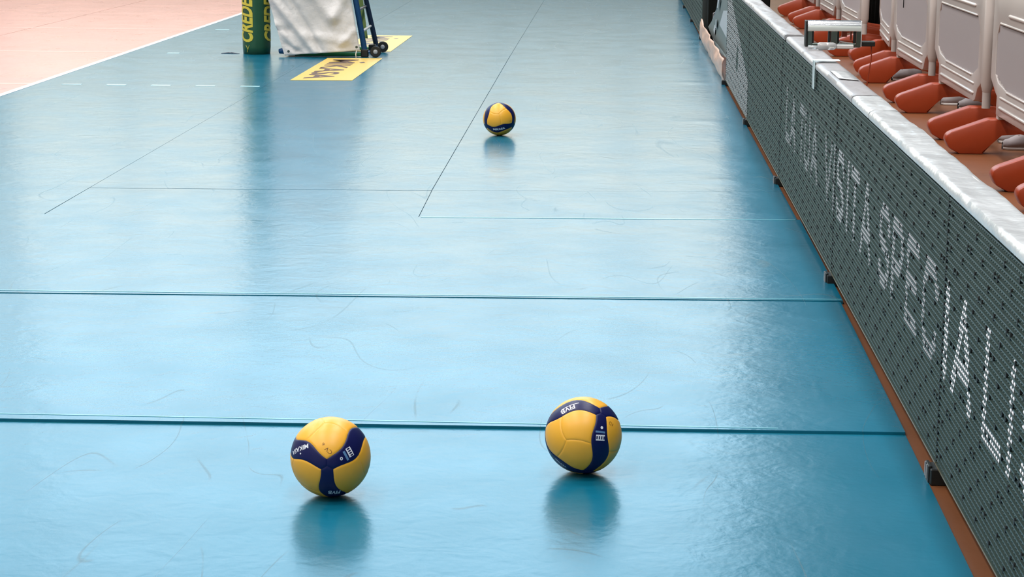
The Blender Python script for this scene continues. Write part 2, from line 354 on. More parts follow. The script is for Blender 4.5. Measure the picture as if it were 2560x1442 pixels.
# ------------------------------------------------------------------ text helper
def text_tris(s, shear=0, bold=.0, maxedge=None, space=1.0):
    cu_ = bpy.data.curves.new('lettering', 'FONT'); cu_.body = s; cu_.size = 1; cu_.shear = shear; cu_.offset = bold; cu_.resolution_u = 3; cu_.space_character = space
    o = bpy.data.objects.new('lettering', cu_); C.objects.link(o); bpy.context.view_layer.update()
    dg = bpy.context.evaluated_depsgraph_get(); me = bpy.data.meshes.new_from_object(o.evaluated_get(dg))
    C.objects.unlink(o); bpy.data.objects.remove(o); bpy.data.curves.remove(cu_)
    bm = bmesh.new(); bm.from_mesh(me); bpy.data.meshes.remove(me)
    bmesh.ops.remove_doubles(bm, verts=bm.verts, dist=1e-5); bmesh.ops.triangulate(bm, faces=bm.faces)
    if maxedge:
        for _ in range(5):
            es = [e for e in bm.edges if e.calc_length() > maxedge]
            if not es: break
            bmesh.ops.subdivide_edges(bm, edges=es, cuts=1); bmesh.ops.triangulate(bm, faces=bm.faces)
    V = [(v.co.x, v.co.y) for v in bm.verts]; bm.verts.index_update(); Fc = [[v.index for v in f.verts] for f in bm.faces]; bm.free()
    xs = [v[0] for v in V]; ys = [v[1] for v in V]; x0, x1, y0, y1 = min(xs), max(xs), min(ys), max(ys)
    return [((x-x0)/(x1-x0), (y-y0)/(y1-y0)) for x, y in V], Fc, (x1-x0)/(y1-y0)
def flat_text(name, s, origin, ux, uy, width, height, m, parent, off=(0, 0, 0), shear=0, bold=.02, lift=None, fn=None, maxedge=None):
    V, Fc, asp = text_tris(s, shear, bold, maxedge)
    O = Vector(origin or (0, 0, 0)); X = Vector(ux)*width; Y = Vector(uy)*height
    P = [fn(x, y) if fn else tuple(O+X*x+Y*y) for x, y in V]
    return mesh(name, P, Fc, m, parent, False, off)

# ------------------------------------------------------------------ yellow floor stickers
def sticker(label, x0, x1, y0, y1, sk):
    t = thing('floor_sticker', label, 'sticker', (x0, y0, T))
    V = [(0, 0, .0028), (x1-x0, 0+sk, .0028), (x1-x0, y1-y0+sk, .0028), (0, y1-y0, .0028)]; V += [(a, b, .0006) for a, b, c in V]
    mesh('sheet', V, [(0, 1, 2, 3), (0, 4, 5, 1), (1, 5, 6, 2), (2, 6, 7, 3), (3, 7, 4, 0)], M['yellow_vinyl'], t)
    Ly = y1-y0
    # word reads away-to-near, letter tops to +x
    flat_text('printed_word', 'MIKASA', (.075, Ly*.93, .0034), (0, -1, 0), (1, 0, 0), Ly*.86, .235, M['brown_ink'], t, bold=.03)
    mesh('printed_mark', [(.34, Ly*.80, .0034), (.365, Ly*.80-.07, .0034), (.40, Ly*.80-.03, .0034), (.375, Ly*.80+.05, .0034)], [(0, 1, 2, 3)], M['brown_ink'], t)
    return t
sticker('yellow floor sticker with brown capitals lying nearest, in front of the white cover', 1.905, 2.40, -2.47, -.40, .03)
sticker('yellow floor sticker lying behind the black wheels, its word mostly hidden', 1.895, 2.39, .37, 2.38, .0)

# ------------------------------------------------------------------ volleyballs
SH = (.07363555, -.02149821, .20152297, -.05685461, .00521765)
TV = np.array([[1, 1, 1], [1, -1, -1], [-1, 1, -1], [-1, -1, 1]])/3**.5
TE = [(i, j) for i in range(4) for j in range(i+1, 4)]; TL = math.acos(-1/3)
def band_fields(P):
    out = []
    for i, j in TE:
        A, B = TV[i], TV[j]; n = np.cross(A, B); n /= np.linalg.norm(n); Tn = np.cross(n, A)
        lat = np.arcsin(np.clip(P@n, -1, 1)); t = np.arctan2(P@Tn, P@A); tc = np.clip(t, 0, TL); o = t-tc; x = tc/TL
        uc = -(SH[0]*np.sin(2*np.pi*x)+SH[1]*np.sin(4*np.pi*x)); w = SH[2]+SH[3]*np.cos(2*np.pi*x)+SH[4]*np.cos(4*np.pi*x)
        out.append(w-np.sqrt((lat-uc)**2+o**2))
    return np.array(out)
def panel_fields(P):
    """18 continuous fields; the largest one owns the point"""
    Fb = band_fields(P); mx = Fb.max(0); out = []
    srt = np.sort(Fb, 0)
    for k in range(6): out.append(np.minimum(Fb[k], 9)+0*mx)      # navy bands
    for c in range(4):
        Cc = -TV[c]; oth = [j for j in range(4) if j != c]; J = TV[oth[0]]; e1 = J-Cc*(J@Cc); e1 /= np.linalg.norm(e1); e2 = np.cross(Cc, e1)
        rho = np.arccos(np.clip(P@Cc, -1, 1)); ph = np.degrees(np.arctan2(P@e2, P@e1))
        loc = (P@Cc)                                    # ownership of the yellow region by nearest centre
        allc = np.array([P@(-TV[q]) for q in range(4) if q != c]).max(0)
        for k in range(3):
            # sector centre between the seams (-33-.52 rho) + 120k
            d = (ph-(27-.52*np.degrees(rho)+120*k)+180) % 360-180
            ang = (60-np.abs(d))*np.pi/180*np.minimum(rho, 1.0)
            f = np.minimum(ang, (loc-allc)*1.5)
            out.append(np.where(mx > 0, -mx+np.minimum(f, 0), np.minimum(f, -mx)))
    return np.array(out)
def icosphere(sub):
    bm = bmesh.new(); bmesh.ops.create_icosphere(bm, subdivisions=sub, radius=1); bm.verts.index_update()
    V = np.array([v.co[:] for v in bm.verts]); Fc = np.array([[v.index for v in f.verts] for f in bm.faces]); bm.free()
    V /= np.linalg.norm(V, axis=1)[:, None]; return V, Fc
BR = .1035
def build_ball_meshes():
    V, Fc = icosphere(6); FV = panel_fields(V); lab = FV.argmax(0)
    polys = {k: [] for k in range(18)}
    L3 = lab[Fc]; same = (L3[:, 0] == L3[:, 1]) & (L3[:, 1] == L3[:, 2])
    for fi in np.where(same)[0]: polys[int(L3[fi, 0])].append([('v', int(q)) for q in Fc[fi]])
    extra = []
    for fi in np.where(~same)[0]:
        tri = Fc[fi]; labs = set(L3[fi].tolist())
        for k in labs:
            poly = [(V[q], FV[:, q]) for q in tri]
            for j in labs:
                if j == k: continue
                new = []
                for a in range(len(poly)):
                    p, q = poly[a], poly[(a+1) % len(poly)]; da = p[1][k]-p[1][j]; db = q[1][k]-q[1][j]
                    if da >= 0: new.append(p)
                    if (da >= 0) != (db >= 0):
                        t = da/(da-db); new.append((p[0]+(q[0]-p[0])*t, p[1]+(q[1]-p[1])*t))
                poly = new
                if len(poly) < 3: break
            if len(poly) >= 3:
                ids = []
                for p, f in poly: extra.append((p/np.linalg.norm(p), f)); ids.append(('e', len(extra)-1))
                polys[k].append(ids)
    EV = np.array([e[0] for e in extra]); EF = np.array([e[1] for e in extra]).T
    meshes = []
    for k in range(18):
        remap = {}; vv = []; ff = []
        for poly in polys[k]:
            row = []
            for kind, i in poly:
                p = V[i] if kind == 'v' else EV[i]; fl = FV[:, i] if kind == 'v' else EF[:, i]
                key = tuple(np.round(p, 5))
                if key not in remap:
                    o = np.delete(fl, k).max(); m = max(0, fl[k]-o)
                    sigma = .022 if k < 6 else .03
                    r = BR-(.0013 if True else 0)*math.exp(-(m/sigma)**1.3*1.2)
                    if kind == 'e' or m < 1e-6: r = BR-.0013
                    remap[key] = len(vv); vv.append(p*r)
                i2 = remap[key]
                if not row or row[-1] != i2: row.append(i2)
            if len(row) > 2 and row[0] == row[-1]: row = row[:-1]
            if len(set(row)) >= 3 and len(set(row)) == len(row): ff.append(row)
        me = bpy.data.meshes.new('navy_panel' if k < 6 else 'yellow_panel'); me.from_pydata([tuple(x) for x in vv], [], ff); me.update()
        me.polygons.foreach_set('use_smooth', [True]*len(me.polygons)); me.materials.append(M['ball_navy'] if k < 6 else M['ball_yellow']); meshes.append(me)
    return meshes
def rotvec(r):
    r = Vector(r); return Matrix.Rotation(r.length, 3, r.normalized())
ball_meshes = build_ball_meshes()
def backproj(px, py, z):
    d = fwd+cr*((px-1280)/F)-cu*((py-721)/F); t = (z-CH)/d.z; return CAM+d*t
def volleyball(label, px, py, rvv, gz):
    c = backproj(px, py, BR+gz); c.z = BR+gz-.0006
    t = thing('volleyball', label, 'ball', (c.x, c.y, gz), 0, 'yellow and navy volleyballs on the blue floor')
    z = (CAM-c).normalized(); x = (cr-z*cr.dot(z)).normalized(); y = z.cross(x)
    W = Matrix((x, y, z)).transposed()                       # view frame -> world
    R = W@rotvec(rvv)
    for me in ball_meshes:
        o = bpy.data.objects.new(me.name, me); C.objects.link(o); o.parent = t
        o.matrix_basis = Matrix.Translation((0, 0, c.z-gz))@R.to_4x4()
    # prints lie on the sphere; (zx,zy) in view units of one radius, ang in the view plane
    def wrap(cx_, cy_, ang, wdt, hgt, V, Fc, name, m, lift=.0005):
        n = Vector((cx_, cy_, math.sqrt(max(0, 1-cx_*cx_-cy_*cy_)))); a = Vector((math.cos(ang), math.sin(ang), 0)); a = (a-n*a.dot(n)).normalized(); b = n.cross(a)
        P = []
        for u, v in V:
            d = a*((u-.5)*wdt)+b*((v-.5)*hgt); L_ = d.length
            q = n*math.cos(L_)+(d/L_*math.sin(L_) if L_ > 0 else Vector()); q = W@q*(BR+lift); P.append((q.x, q.y, q.z+c.z-gz))
        return mesh(name, P, Fc, m, t)
    def word(s, cx_, cy_, ang, wdt, hgt, m, bold=.02, name='printed_word'):
        V, Fc, _ = text_tris(s, 0, bold, .25); wrap(cx_, cy_, ang, wdt, hgt, V, Fc, name, m)
    def patch(cx_, cy_, ang, wdt, hgt, m, name, n=6, round_=False, lift=.00035):
        if round_:
            V = [(.5, .5)]+[(.5+.5*math.cos(2*math.pi*k/14), .5+.5*math.sin(2*math.pi*k/14)) for k in range(14)]; Fc = [(0, 1+k, 1+(k+1) % 14) for k in range(14)]
        else:
            V = [(i/n, j/n) for j in range(n+1) for i in range(n+1)]; Fc = [(j*(n+1)+i, j*(n+1)+i+1, (j+1)*(n+1)+i+1, (j+1)*(n+1)+i) for j in range(n) for i in range(n)]
        return wrap(cx_, cy_, ang, wdt, hgt, V, Fc, name, m, lift)
    def code_label(cx_, cy_, ang, s=1):
        n = Vector((cx_, cy_, math.sqrt(1-cx_*cx_-cy_*cy_))); 
        patch(cx_, cy_, ang, .25*s, .15*s, M['print_white'], 'label_patch', lift=.0003)
        for k in range(4):
            dx = (-.09+.06*k)*s; patch(cx_+dx*math.cos(ang), cy_+dx*math.sin(ang), ang, .035*s, .08*s, M['ball_navy'], 'label_block', 2, lift=.0007)
    return t, word, patch, code_label
U = lambda x, y, cx_, cy_: ((x-cx_)/560, -(y-cy_)/560)
tL, word, patch, code = volleyball('volleyball nearest the lower left, its navy bands meeting in a Y facing us', 826.5, 1141, (-.39898325, .63990338, -.06753561), Z1)
word('MIKASA', *U(318, 628, 752, 732), math.radians(183), .62, .125, M['print_white'])
patch(*U(340, 688, 752, 732), 0, .045, .045, M['print_white'], 'printed_dot', round_=True)
patch(*U(900, 757, 752, 732), 0, .075, .085, M['print_white'], 'printed_ring', round_=True); patch(*U(901, 757, 752, 732), 0, .03, .04, M['ball_navy'], 'printed_ring_centre', round_=True, lift=.0008)
code(*U(1015, 665, 752, 732), math.radians(-58), .95)
patch(*U(962, 718, 752, 732), math.radians(-58), .25, .06, M['print_blue'], 'printed_bar')
word('CV', *U(722, 648, 752, 732), math.radians(137), .20, .10, M['print_brown'], .0, 'handwritten_mark')
word('6', *U(650, 560, 752, 732), math.radians(137), .06, .07, M['print_brown'], -.01, 'handwritten_mark')
word('FIVB', *U(805, 1222, 752, 732), math.radians(166), .30, .17, M['print_white'])
tR, word, patch, code = volleyball('volleyball standing at the right in front, a navy band running down its right half', 1458.3, 1087, (.49126799, .36136574, .59446845), Z1)
word('FIVB', *U(572, 362, 797, 735), math.radians(197), .40, .16, M['print_white'])
patch(*U(600, 312, 797, 735), math.radians(197), .50, .022, M['print_white'], 'printed_bar')
patch(*U(1062, 628, 797, 735), 0, .075, .08, M['print_white'], 'printed_dot', round_=True)
patch(*U(1042, 690, 797, 735), math.radians(-4), .27, .05, M['print_blue'], 'printed_bar')
code(*U(1042, 772, 797, 735), math.radians(-4))
word('CV', *U(1198, 575, 797, 735), math.radians(-12), .15, .10, M['print_brown'], 0, 'handwritten_mark')
word('MIKASA', *U(470, 1140, 797, 735), math.radians(-33), .36, .06, M['print_white'])
tF, word, patch, code = volleyball('volleyball rolling far off alone in the middle of the floor, one big yellow face', 1248.5, 297, (-.12608115, 1.15708886, 1.07697075), T)
word('MIKASA', -.02, -.615, math.radians(12), .75, .15, M['print_white'], .05)
word('CV', .66, -.13, math.radians(10), .10, .08, M['print_brown'], .0, 'handwritten_mark')

# ------------------------------------------------------------------ LED perimeter boards
XL = 5.38; CL = 2.66; ZB = .052; PR = .016; PC = .0224; NR = 46
ZT = ZB+NR*PR
def led_meshes():
    V = []; Fc = []
    prof = []
    for r in range(NR):
        z = ZT-r*PR; prof += [(.000, z), (.000, z-.0035), (.006, z-.005), (.006, z-PR+.0002)]
    prof.append((.0, ZB))
    for y in (0.004, CL-.004):
        for x, z in prof: V.append((x, y, z))
    n = len(prof)
    for i in range(n-1): Fc.append((i, i+1, n+i+1, n+i))
    a = bpy.data.meshes.new('louvred_mask'); a.from_pydata(V, [], Fc); a.materials.append(M['led_face'])
    V = []; Fc = []
    for r in range(NR):
        zc = ZT-r*PR-.0105
        for c in range(int(CL/PC)):
            y = .012+c*PC+(PC/2 if r % 2 else 0)
            if y > CL-.01: continue
            b = len(V); V.append((.0018, y, zc))
            for k in range(6): V.append((.0055, y+.0044*math.cos(k*math.pi/3), zc+.0044*math.sin(k*math.pi/3)))
            for k in range(6): Fc.append((b, b+1+k, b+1+(k+1) % 6))
    d = bpy.data.meshes.new('unlit_diodes'); d.from_pydata(V, [], Fc); d.materials.append(M['led_off'])
    V = []; Fc = []
    def hole(y, z):
        b = len(V)
        for k in range(8): V.append((-.0006, y+.0062*math.cos(k*math.pi/4), z+.0085*math.sin(k*math.pi/4)))
        for k in range(8): V.append((.004, y+.0062*math.cos(k*math.pi/4), z+.0085*math.sin(k*math.pi/4)))
        Fc.append(tuple(range(b, b+8))[::-1])
        for k in range(8): Fc.append((b+k, b+(k+1) % 8, b+8+(k+1) % 8, b+8+k))
    r = 0; z = ZT-.006
    while z > ZB+.01:
        y = .06+(.0875 if r % 2 else 0); i = 0
        while y < CL-.03:
            if (r//2+i) % 2 == 0 and r % 2 == 0: hole(y-.02, z); hole(y+.022, z)
            else: hole(y, z)
            y += .175; i += 1
        z -= .0465; r += 1
    for k in range(30): hole(CL-.006, ZT-.012-k*.0245)
    h = bpy.data.meshes.new('screw_holes'); h.from_pydata(V, [], Fc); h.materials.append(M['led_hole'])
    return a, d, h
led_a, led_d, led_h = led_meshes()
# stroke letters on a 16-row grid (x to the reader's right, y up), metres
def strokes(ch):
    H = .232
    S = {'I': ([[(0, 0), (0, H)]], .0), 'L': ([[(0, H), (0, 0), (.19, 0)]], .19), 'T': ([[(0, H), (.2, H)], [(.1, H), (.1, 0)]], .2),
         'A': ([[(0, 0), (.125, H), (.25, 0)], [(.04, .07), (.21, .07)]], .25), 'V': ([[(0, H), (.12, 0), (.24, H)]], .24),
         'E': ([[(.19, H), (0, H), (0, 0), (.19, 0)], [(0, H/2), (.17, H/2)]], .19), 'P': ([[(0, 0), (0, H), (.14, H), (.19, H*.85), (.19, H*.62), (.14, H*.46), (0, H*.46)]], .19),
         'U': ([[(0, H), (0, .05), (.05, 0), (.15, 0), (.2, .05), (.2, H)]], .2),
         'C': ([[(.22, H*.78), (.17, H), (.06, H), (0, H*.75), (0, H*.25), (.06, 0), (.17, 0), (.22, H*.22)]], .22),
         'S': ([[(.2, H*.8), (.15, H), (.05, H), (0, H*.82), (0, H*.62), (.06, H*.52), (.15, H*.47), (.2, H*.38), (.2, H*.18), (.14, 0), (.05, 0), (0, H*.2)]], .2)}
    return S[ch]
starts = [('L', -8.05), ('A', -8.32), ('T', -8.80), ('U', -9.08), ('A', -9.40), ('V', -9.97), ('I', -10.32), ('S', -10.45), ('I', -10.80), ('T', -10.92), ('A', -11.24), ('S', -11.74), ('P', -12.05), ('E', -12.36), ('C', -12.68), ('I', -13.075), ('A', -13.20), ('L', -13.64), ('I', -13.945), ('S', -14.09), ('T', -14.38), ('I', -14.70), ('C', -14.84), ('A', -15.15)]
segs = []
for ch, y0 in starts:
    for pl in strokes(ch)[0]:
        for p, q in zip(pl, pl[1:]): segs.append((y0-.025-p[0], .307+p[1], y0-.025-q[0], .307+q[1]))
segs = np.array(segs)
def lit_mesh(y_far, y_near, block=None):
    pts = []
    for r in range(NR):
        zc = ZT-r*PR-.0105
        for c in range(int(CL/PC)):
            yl = .012+c*PC+(PC/2 if r % 2 else 0)
            if yl > CL-.01: continue
            y = y_near+yl
            a = segs[:, :2]; d = segs[:, 2:]-a; p = np.array([y, zc])
            t = np.clip(((p-a)*d).sum(1)/(d*d).sum(1), 0, 1); dist = np.sqrt((((a+d*t[:, None])-p)**2).sum(1)).min()
            if dist < .0235 or (block and block(y, zc)): pts.append((yl, zc))
    return pts
def led_board(y_near, label, lit=True, mat_on='led_on', block=None, foot=True):
    t = thing('led_board', label, 'led board', (XL, y_near, 0))
    for me, nm in ((led_a, 'louvred_mask'), (led_d, 'unlit_diodes'), (led_h, 'screw_holes')):
        o = bpy.data.objects.new(nm, me); C.objects.link(o); o.parent = t
        if nm != 'louvred_mask': o['kind'] = 'stuff'
    bm = bmesh.new(); box(bm, (.0061, .001, ZB-.002), (.085, CL-.001, ZT-.001)); bmobj('cabinet_body', bm, M['led_side'], t)
    bm = bmesh.new(); box(bm, (-.0005, .002, ZB-.006), (.02, CL-.002, ZB-.001)); bmobj('bottom_edge', bm, M['led_edge'], t)
    bm = bmesh.new(); box(bm, (-.0005, .002, ZT), (.02, CL-.002, ZT+.006)); bmobj('top_rail', bm, M['led_face'], t)
    if lit:
        pts = lit_mesh(0, y_near, block)
        if pts:
            V = []; Fc = []
            for y, z in pts:
                b = len(V); V.append((.0002, y, z))
                for k in range(8): V.append((.0030, y+.0058*math.cos(k*math.pi/4), z+.0058*math.sin(k*math.pi/4)))
                for k in range(8): Fc.append((b, b+1+k, b+1+(k+1) % 8))
            mesh('lit_diodes', V, Fc, M[mat_on], t, kind='stuff')
    if foot:   # black foot under the near end
        f = thing('tmp', '', '', (0, 0, 0)); bpy.data.objects.remove(f)
        bm = bmesh.new(); box(bm, (-.018, -.045, .0), (.10, .03, ZB-.007), .003, 1)
        box(bm, (-.022, -.028, .0), (-.012, .03, .050), .002, 1); fo = bmobj('foot', bm, M['black'], t)
        bm = bmesh.new()
        for yy in (-.015, .012): box(bm, (-.0255, yy, .012), (-.0222, yy+.005, .050))
        bmobj('clip_plate', bm, M['hub'], fo)
    # back stay
    bm = bmesh.new()
    for yy in (.5, CL-.5): tube(bm, [(.085, yy, .62), (.34, yy, .012), (.09, yy, .012)], .011, 8)
    bmobj('rear_stay', bm, M['dark_metal'], t)
    return t
ys = [-13.05-CL, -13.05, -13.05+CL, -13.05+2*CL, -13.05+3*CL]
led_board(ys[0], 'perforated LED board nearest the camera at right, lit white letters of SPECIALI reaching it')
led_board(ys[1], 'LED board second from the camera, lit white letters ASPEC across its middle', mat_on='led_mid')
led_board(ys[2], 'LED board third from the camera, carrying the hanging strip of white tape', mat_on='led_dim')
led_board(ys[3], 'LED board fourth from the camera, unlit, under the grey top cover', lit=False)
led_board(ys[4], 'LED board at the far end of the near row, faintly glowing, beside the grey banner', mat_on='led_dim', block=lambda y, z: (z < .70-(max(0, -3.0-y))*.2) and noise.noise(Vector((y*3, z*5, 1))) > -.45)
bm = bmesh.new(); box(bm, (XL-.03, ys[4]+CL-.02, 0), (XL+.10, ys[4]+CL+.055, .045), .003, 1); o = bmobj('end_foot', bm, M['black']); tag(o, 'small black foot under the free far end of the near LED row', 'foot')
for k, lab in enumerate(('LED board nearest of the distant row, beyond the grey banner', 'middle LED board of the distant row behind the peach sheet', 'LED board farthest away, only its lower corner in view at the top')):
    led_board(2.30+k*2.42*1.1, lab, lit=False)

# ------------------------------------------------------------------ top covers on the LED boards
def cover(label, y0, y1, m, zt=.812, wrinkle=.004, flaps=(), seed=0, w0=-.006, w1=.098, drop=.012):
    t = thing('top_cover', label, 'cover', (XL, y0, ZT+.0062))
    ny = max(8, int((y1-y0)/.028)); prof = [(w0, -drop), (w0-.002, 0.002), (w0+.004, .012)]+[(w0+.004+(w1-w0-.008)*i/10, .014) for i in range(1, 10)]+[(w1-.004, .012), (w1+.002, .002), (w1, -.03)]
    V = []; Fc = []; n = len(prof)
    for j in range(ny+1):
        y = (y1-y0)*j/ny; Y = y0+y
        for i, (x, z) in enumerate(prof):
            h = 0
            if 2 <= i <= n-3:
                q = Vector((x*9+seed, Y*2.2, seed)); h = wrinkle*(noise.noise(q)*1.2+.8*abs(noise.noise(Vector((x*22, Y*5+x*14, seed+4)))))
                for fy, fh, fw in flaps:
                    d = (Y-fy)/fw
                    if -1 < d < 0: h += fh*(1+d)
            dx = wrinkle*.5*noise.noise(Vector((z*30, Y*3.1, seed+i*.1))) if i in (1, 2, n-2, n-3) else 0
            V.append((x+dx, y, z+h))
    for j in range(ny):
        for i in range(n-1): Fc.append((j*n+i, j*n+i+1, (j+1)*n+i+1, (j+1)*n+i))
    Fc.append(tuple(range(n))[::-1]); Fc.append(tuple(ny*n+i for i in range(n)))
    o = mesh('cover_film', V, Fc, m, t, True); o.data.set_sharp_from_angle(angle=math.radians(50))
    bm = bmesh.new(); box(bm, (.004, .01, .0), (.084, y1-y0-.01, .0105)); bmobj('foam_core', bm, M['white_plastic'], t)
    return t
cover('bright silver white top cover, crumpled, on the nearest LED boards', -15.7, -11.42, M['foil'], wrinkle=.0055, seed=2)
cover('short white top cover lifting in a flap, beyond the bright crumpled one', -11.40, -10.92, M['foil'], wrinkle=.004, flaps=[(-10.92, .004, .3)], seed=5)
cover('bluish grey top cover in front of the chrome holder', -10.90, -9.42, M['foil2'], wrinkle=.003, seed=9)
cover('plain grey top cover between the tape strip and the black gap', -9.40, -8.02, M['foil2'], wrinkle=.0015, seed=12)
cover('far grey top cover with embossed marks, beyond the black gap', -7.90, -2.42, M['foil2'], wrinkle=.004, seed=17)
# loose white scrap of film on the grey cover
V = []; Fc = []
for j in range(9):
    for i in range(4): V.append((XL+.012+.024*i, -9.95-.045*j-.02*i, ZT+.0255+.002*noise.noise(Vector((i, j*.7, 0)))))
for j in range(8):
    for i in range(3): Fc.append((j*4+i, j*4+i+1, (j+1)*4+i+1, (j+1)*4+i))
o = mesh('film_scrap', V, Fc, M['foil'], None, True); so = o.modifiers.new('s', 'SOLIDIFY'); so.thickness = .0015; tag(o, 'small white scrap of film lying on the bluish grey top cover', 'scrap')
# hanging white tape
t = thing('tape_strip', 'white tape strip hanging down the LED board face below the chrome holder', 'tape', (XL, -9.53, .70))
bm = bmesh.new(); box(bm, (-.0125, -.022, -.005), (-.0085, .050, .118), .001, 1); bmobj('hanging_end', bm, M['tape'], t)
bm = bmesh.new(); box(bm, (-.0125, -.022, .118), (.10, .050, .1205), .001, 1); bmobj('top_end', bm, M['tape'], t)
bm = bmesh.new(); box(bm, (-.0140, .008, -.004), (-.0126, .018, .117)); bmobj('crease', bm, M['hub'], t)

# ------------------------------------------------------------------ chrome holder on top of the board
HX, HY, HB = 5.420, -8.66, ZT+.0215
t = thing('chrome_holder', 'shiny chrome holder box with two square openings on the LED board top', 'holder', (HX, HY, HB))
wd, dp = .252, .075
bm = bmesh.new()   # rounded top hood, axis along x
pr = [(dp*.5-dp*.5*math.cos(a), .082+.042*math.sin(a)) for a in [math.pi*k/14 for k in range(15)]]+[(dp, .074), (0, .074)]
prism(bm, pr, 'x', 0, wd); bmobj('hood', bm, M['chrome'], t, True, math.radians(40))
bm = bmesh.new()   # front plate with two openings, made of bars
zt = .0735
for a, b, c, d in ((0, .022, 0, zt), (.110, .142, 0, zt), (.230, wd, 0, zt)): box(bm, (a, 0, c+.0), (b, .006, d), .0015, 1)
box(bm, (.0225, 0, 0), (.1095, .006, .016), .0015, 1); box(bm, (.1425, 0, 0), (.2295, .006, .016), .0015, 1)
bmobj('front_plate', bm, M['dark_metal'], t)
for a, b in ((.022, .110), (.142, .230)):
    bm = bmesh.new()
    for lo, hi in (((a, .0062, .016), (a+.008, .03, zt)), ((b-.012, .0062, .016), (b, .03, zt)), ((a, .0062, .010), (b, .03, .016))): box(bm, lo, hi, .002, 1)
    bmobj('opening_rim', bm, M['black'], t)
bm = bmesh.new(); box(bm, (-.010, -.002, 0), (-.0002, dp, .122), .002, 1); bmobj('end_cap', bm, M['black'], t)
bm = bmesh.new(); box(bm, (wd+.0002, .0, .0), (wd+.004, dp, .122), .001, 1); bmobj('end_plate', bm, M['white_plastic'], t)
bm = bmesh.new(); box(bm, (.15, .035, .02), (.22, .045, .028)); box(bm, (.165, .035, .045), (.19, .045, .073)); box(bm, (.205, .035, .03), (.213, .045, .073)); bmobj('inner_clip', bm, M['foot'], t)
bm = bmesh.new(); tube(bm, [(.155, .03, .022), (.215, .03, .014)], .004, 8); bmobj('inner_rod', bm, M['sole'], t)
bm = bmesh.new(); tube(bm, [(.15, .02, .02), (.15, .012, .014)], .006, 8); bmobj('screw', bm, M['hub'], t)
bm = bmesh.new(); box(bm, (wd+.0045, .01, .002), (wd+.07, .06, .026), .003, 1); pl = bmobj('plug', bm, M['black'], t)
bm = bmesh.new(); tube(bm, [(wd+.055, .03, .004), (wd+.057, .028, -.05), (wd+.045, .02, -.14), (wd+.03, .01, -.25), (wd+.035, .0, -.38), (wd+.06, .0, -.60), (wd+.05, .0, -(HB-.006))], .0035, 6); co = bmobj('cord', bm, M['foot'], t)
bm = bmesh.new(); box(bm, (.0, .008, -.004), (.25, .05, -.0002), .001, 1); bmobj('base_flange', bm, M['white_plastic'], t)
# clear plastic clamp beneath it, gripping the cover
t = thing('plastic_clamp', 'clear plastic clamp lying under the chrome holder on the cover', 'clamp', (5.475, -8.86, ZT+.0218))
bm = bmesh.new(); tube(bm, [(-.07, 0, .012), (-.028, 0, .012)], .009, 12); bmobj('screw_neck', bm, M['clear'], t, True)
bm = bmesh.new(); tube(bm, [(-.027, 0, .018), (-.02, 0, .018), (.045, 0, .018), (.06, 0, .018)], [.012, .018, .018, .012], 16); bmobj('barrel', bm, M['clear'], t, True)
bm = bmesh.new(); box(bm, (.062, -.008, .006), (.14, .008, .026), .003, 1); bmobj('arm', bm, M['white_plastic'], t)

# ------------------------------------------------------------------ grey banner and peach sheet between the LED rows
t = thing('grey_banner', 'grey cloth banner with white patches hanging past the LED row end', 'banner', (5.41, -.5, 0))
ban = [(1.45, .20), (.80, .145), (.1, .13), (-.73, .14), (-1.90, .175), (-2.32, .19), (-2.32, .79), (-1.5, .76), (-.5, .585), (.15, .41), (.9, .30)]
off = (0, -.5, 0)
def banx(y): return .012*math.sin(y*2.3)
def ban_poly(name, P, m, dx, th=.004, par=None):
    bm = bmesh.new(); A = [bm.verts.new((dx+banx(y), y+.5, z)) for y, z in P]; B = [bm.verts.new((dx+th+banx(y), y+.5, z)) for y, z in P]; n = len(P)
    bm.faces.new(A); bm.faces.new(B[::-1])
    for i in range(n): bm.faces.new((A[i], B[i], B[(i+1) % n], A[(i+1) % n]))
    return bmobj(name, bm, m, par or t)
ban_poly('cloth', ban, M['banner_grey'], 0, .012)
ban_poly('white_patch', [(-1.75, .33), (-.95, .385), (-1.35, .53), (-1.85, .56)], M['banner_white'], -.004, .003)
ban_poly('white_patch', [(.55, .235), (.2, .21), (-.02, .275), (.22, .305)], M['banner_white'], -.004, .003)
ban_poly('white_patch', [(-.05, .295), (-.3, .31), (-.42, .39), (-.12, .375)], M['banner_white'], -.004, .003)
ban_poly('white_patch', [(-.45, .50), (-.62, .505), (-.9, .62), (-.55, .58)], M['banner_white'], -.004, .003)
bm = bmesh.new(); tube(bm, [(.02, .5+1.45, .20), (.02, .5-.5, .59), (.02, .5-1.5, .77), (.02, .5-2.3, .80)], .008, 8); bmobj('top_cord', bm, M['hub'], t)
bm = bmesh.new()
for yy in (-2.0, -.6, .6): tube(bm, [(.03, yy+.5, 0.003), (.03, yy+.5, .62-(yy+2)*.15)], .009, 8)
bmobj('support_pole', bm, M['hub'], t)
V = []; Fc = []; nj, ni = 70, 10
for j in range(nj+1):
    y = 2.20-(4.57)*j/nj
    hh = .205+.018*noise.noise(Vector((y*.9, 0, 5)))+.035*math.exp(-((y-1.9)/.35)**2)
    for i in range(ni+1):
        s = i/ni; bulge = -.035*math.sin(s*math.pi*.8+.1)*(1+.6*noise.noise(Vector((y*1.5, s*1.5, 2))))
        V.append((5.385+bulge+.012*noise.noise(Vector((y*2.6, s*3, 9))), y, .003+hh*s))
for j in range(nj):
    for i in range(ni): Fc.append((j*(ni+1)+i, j*(ni+1)+i+1, (j+1)*(ni+1)+i+1, (j+1)*(ni+1)+i))
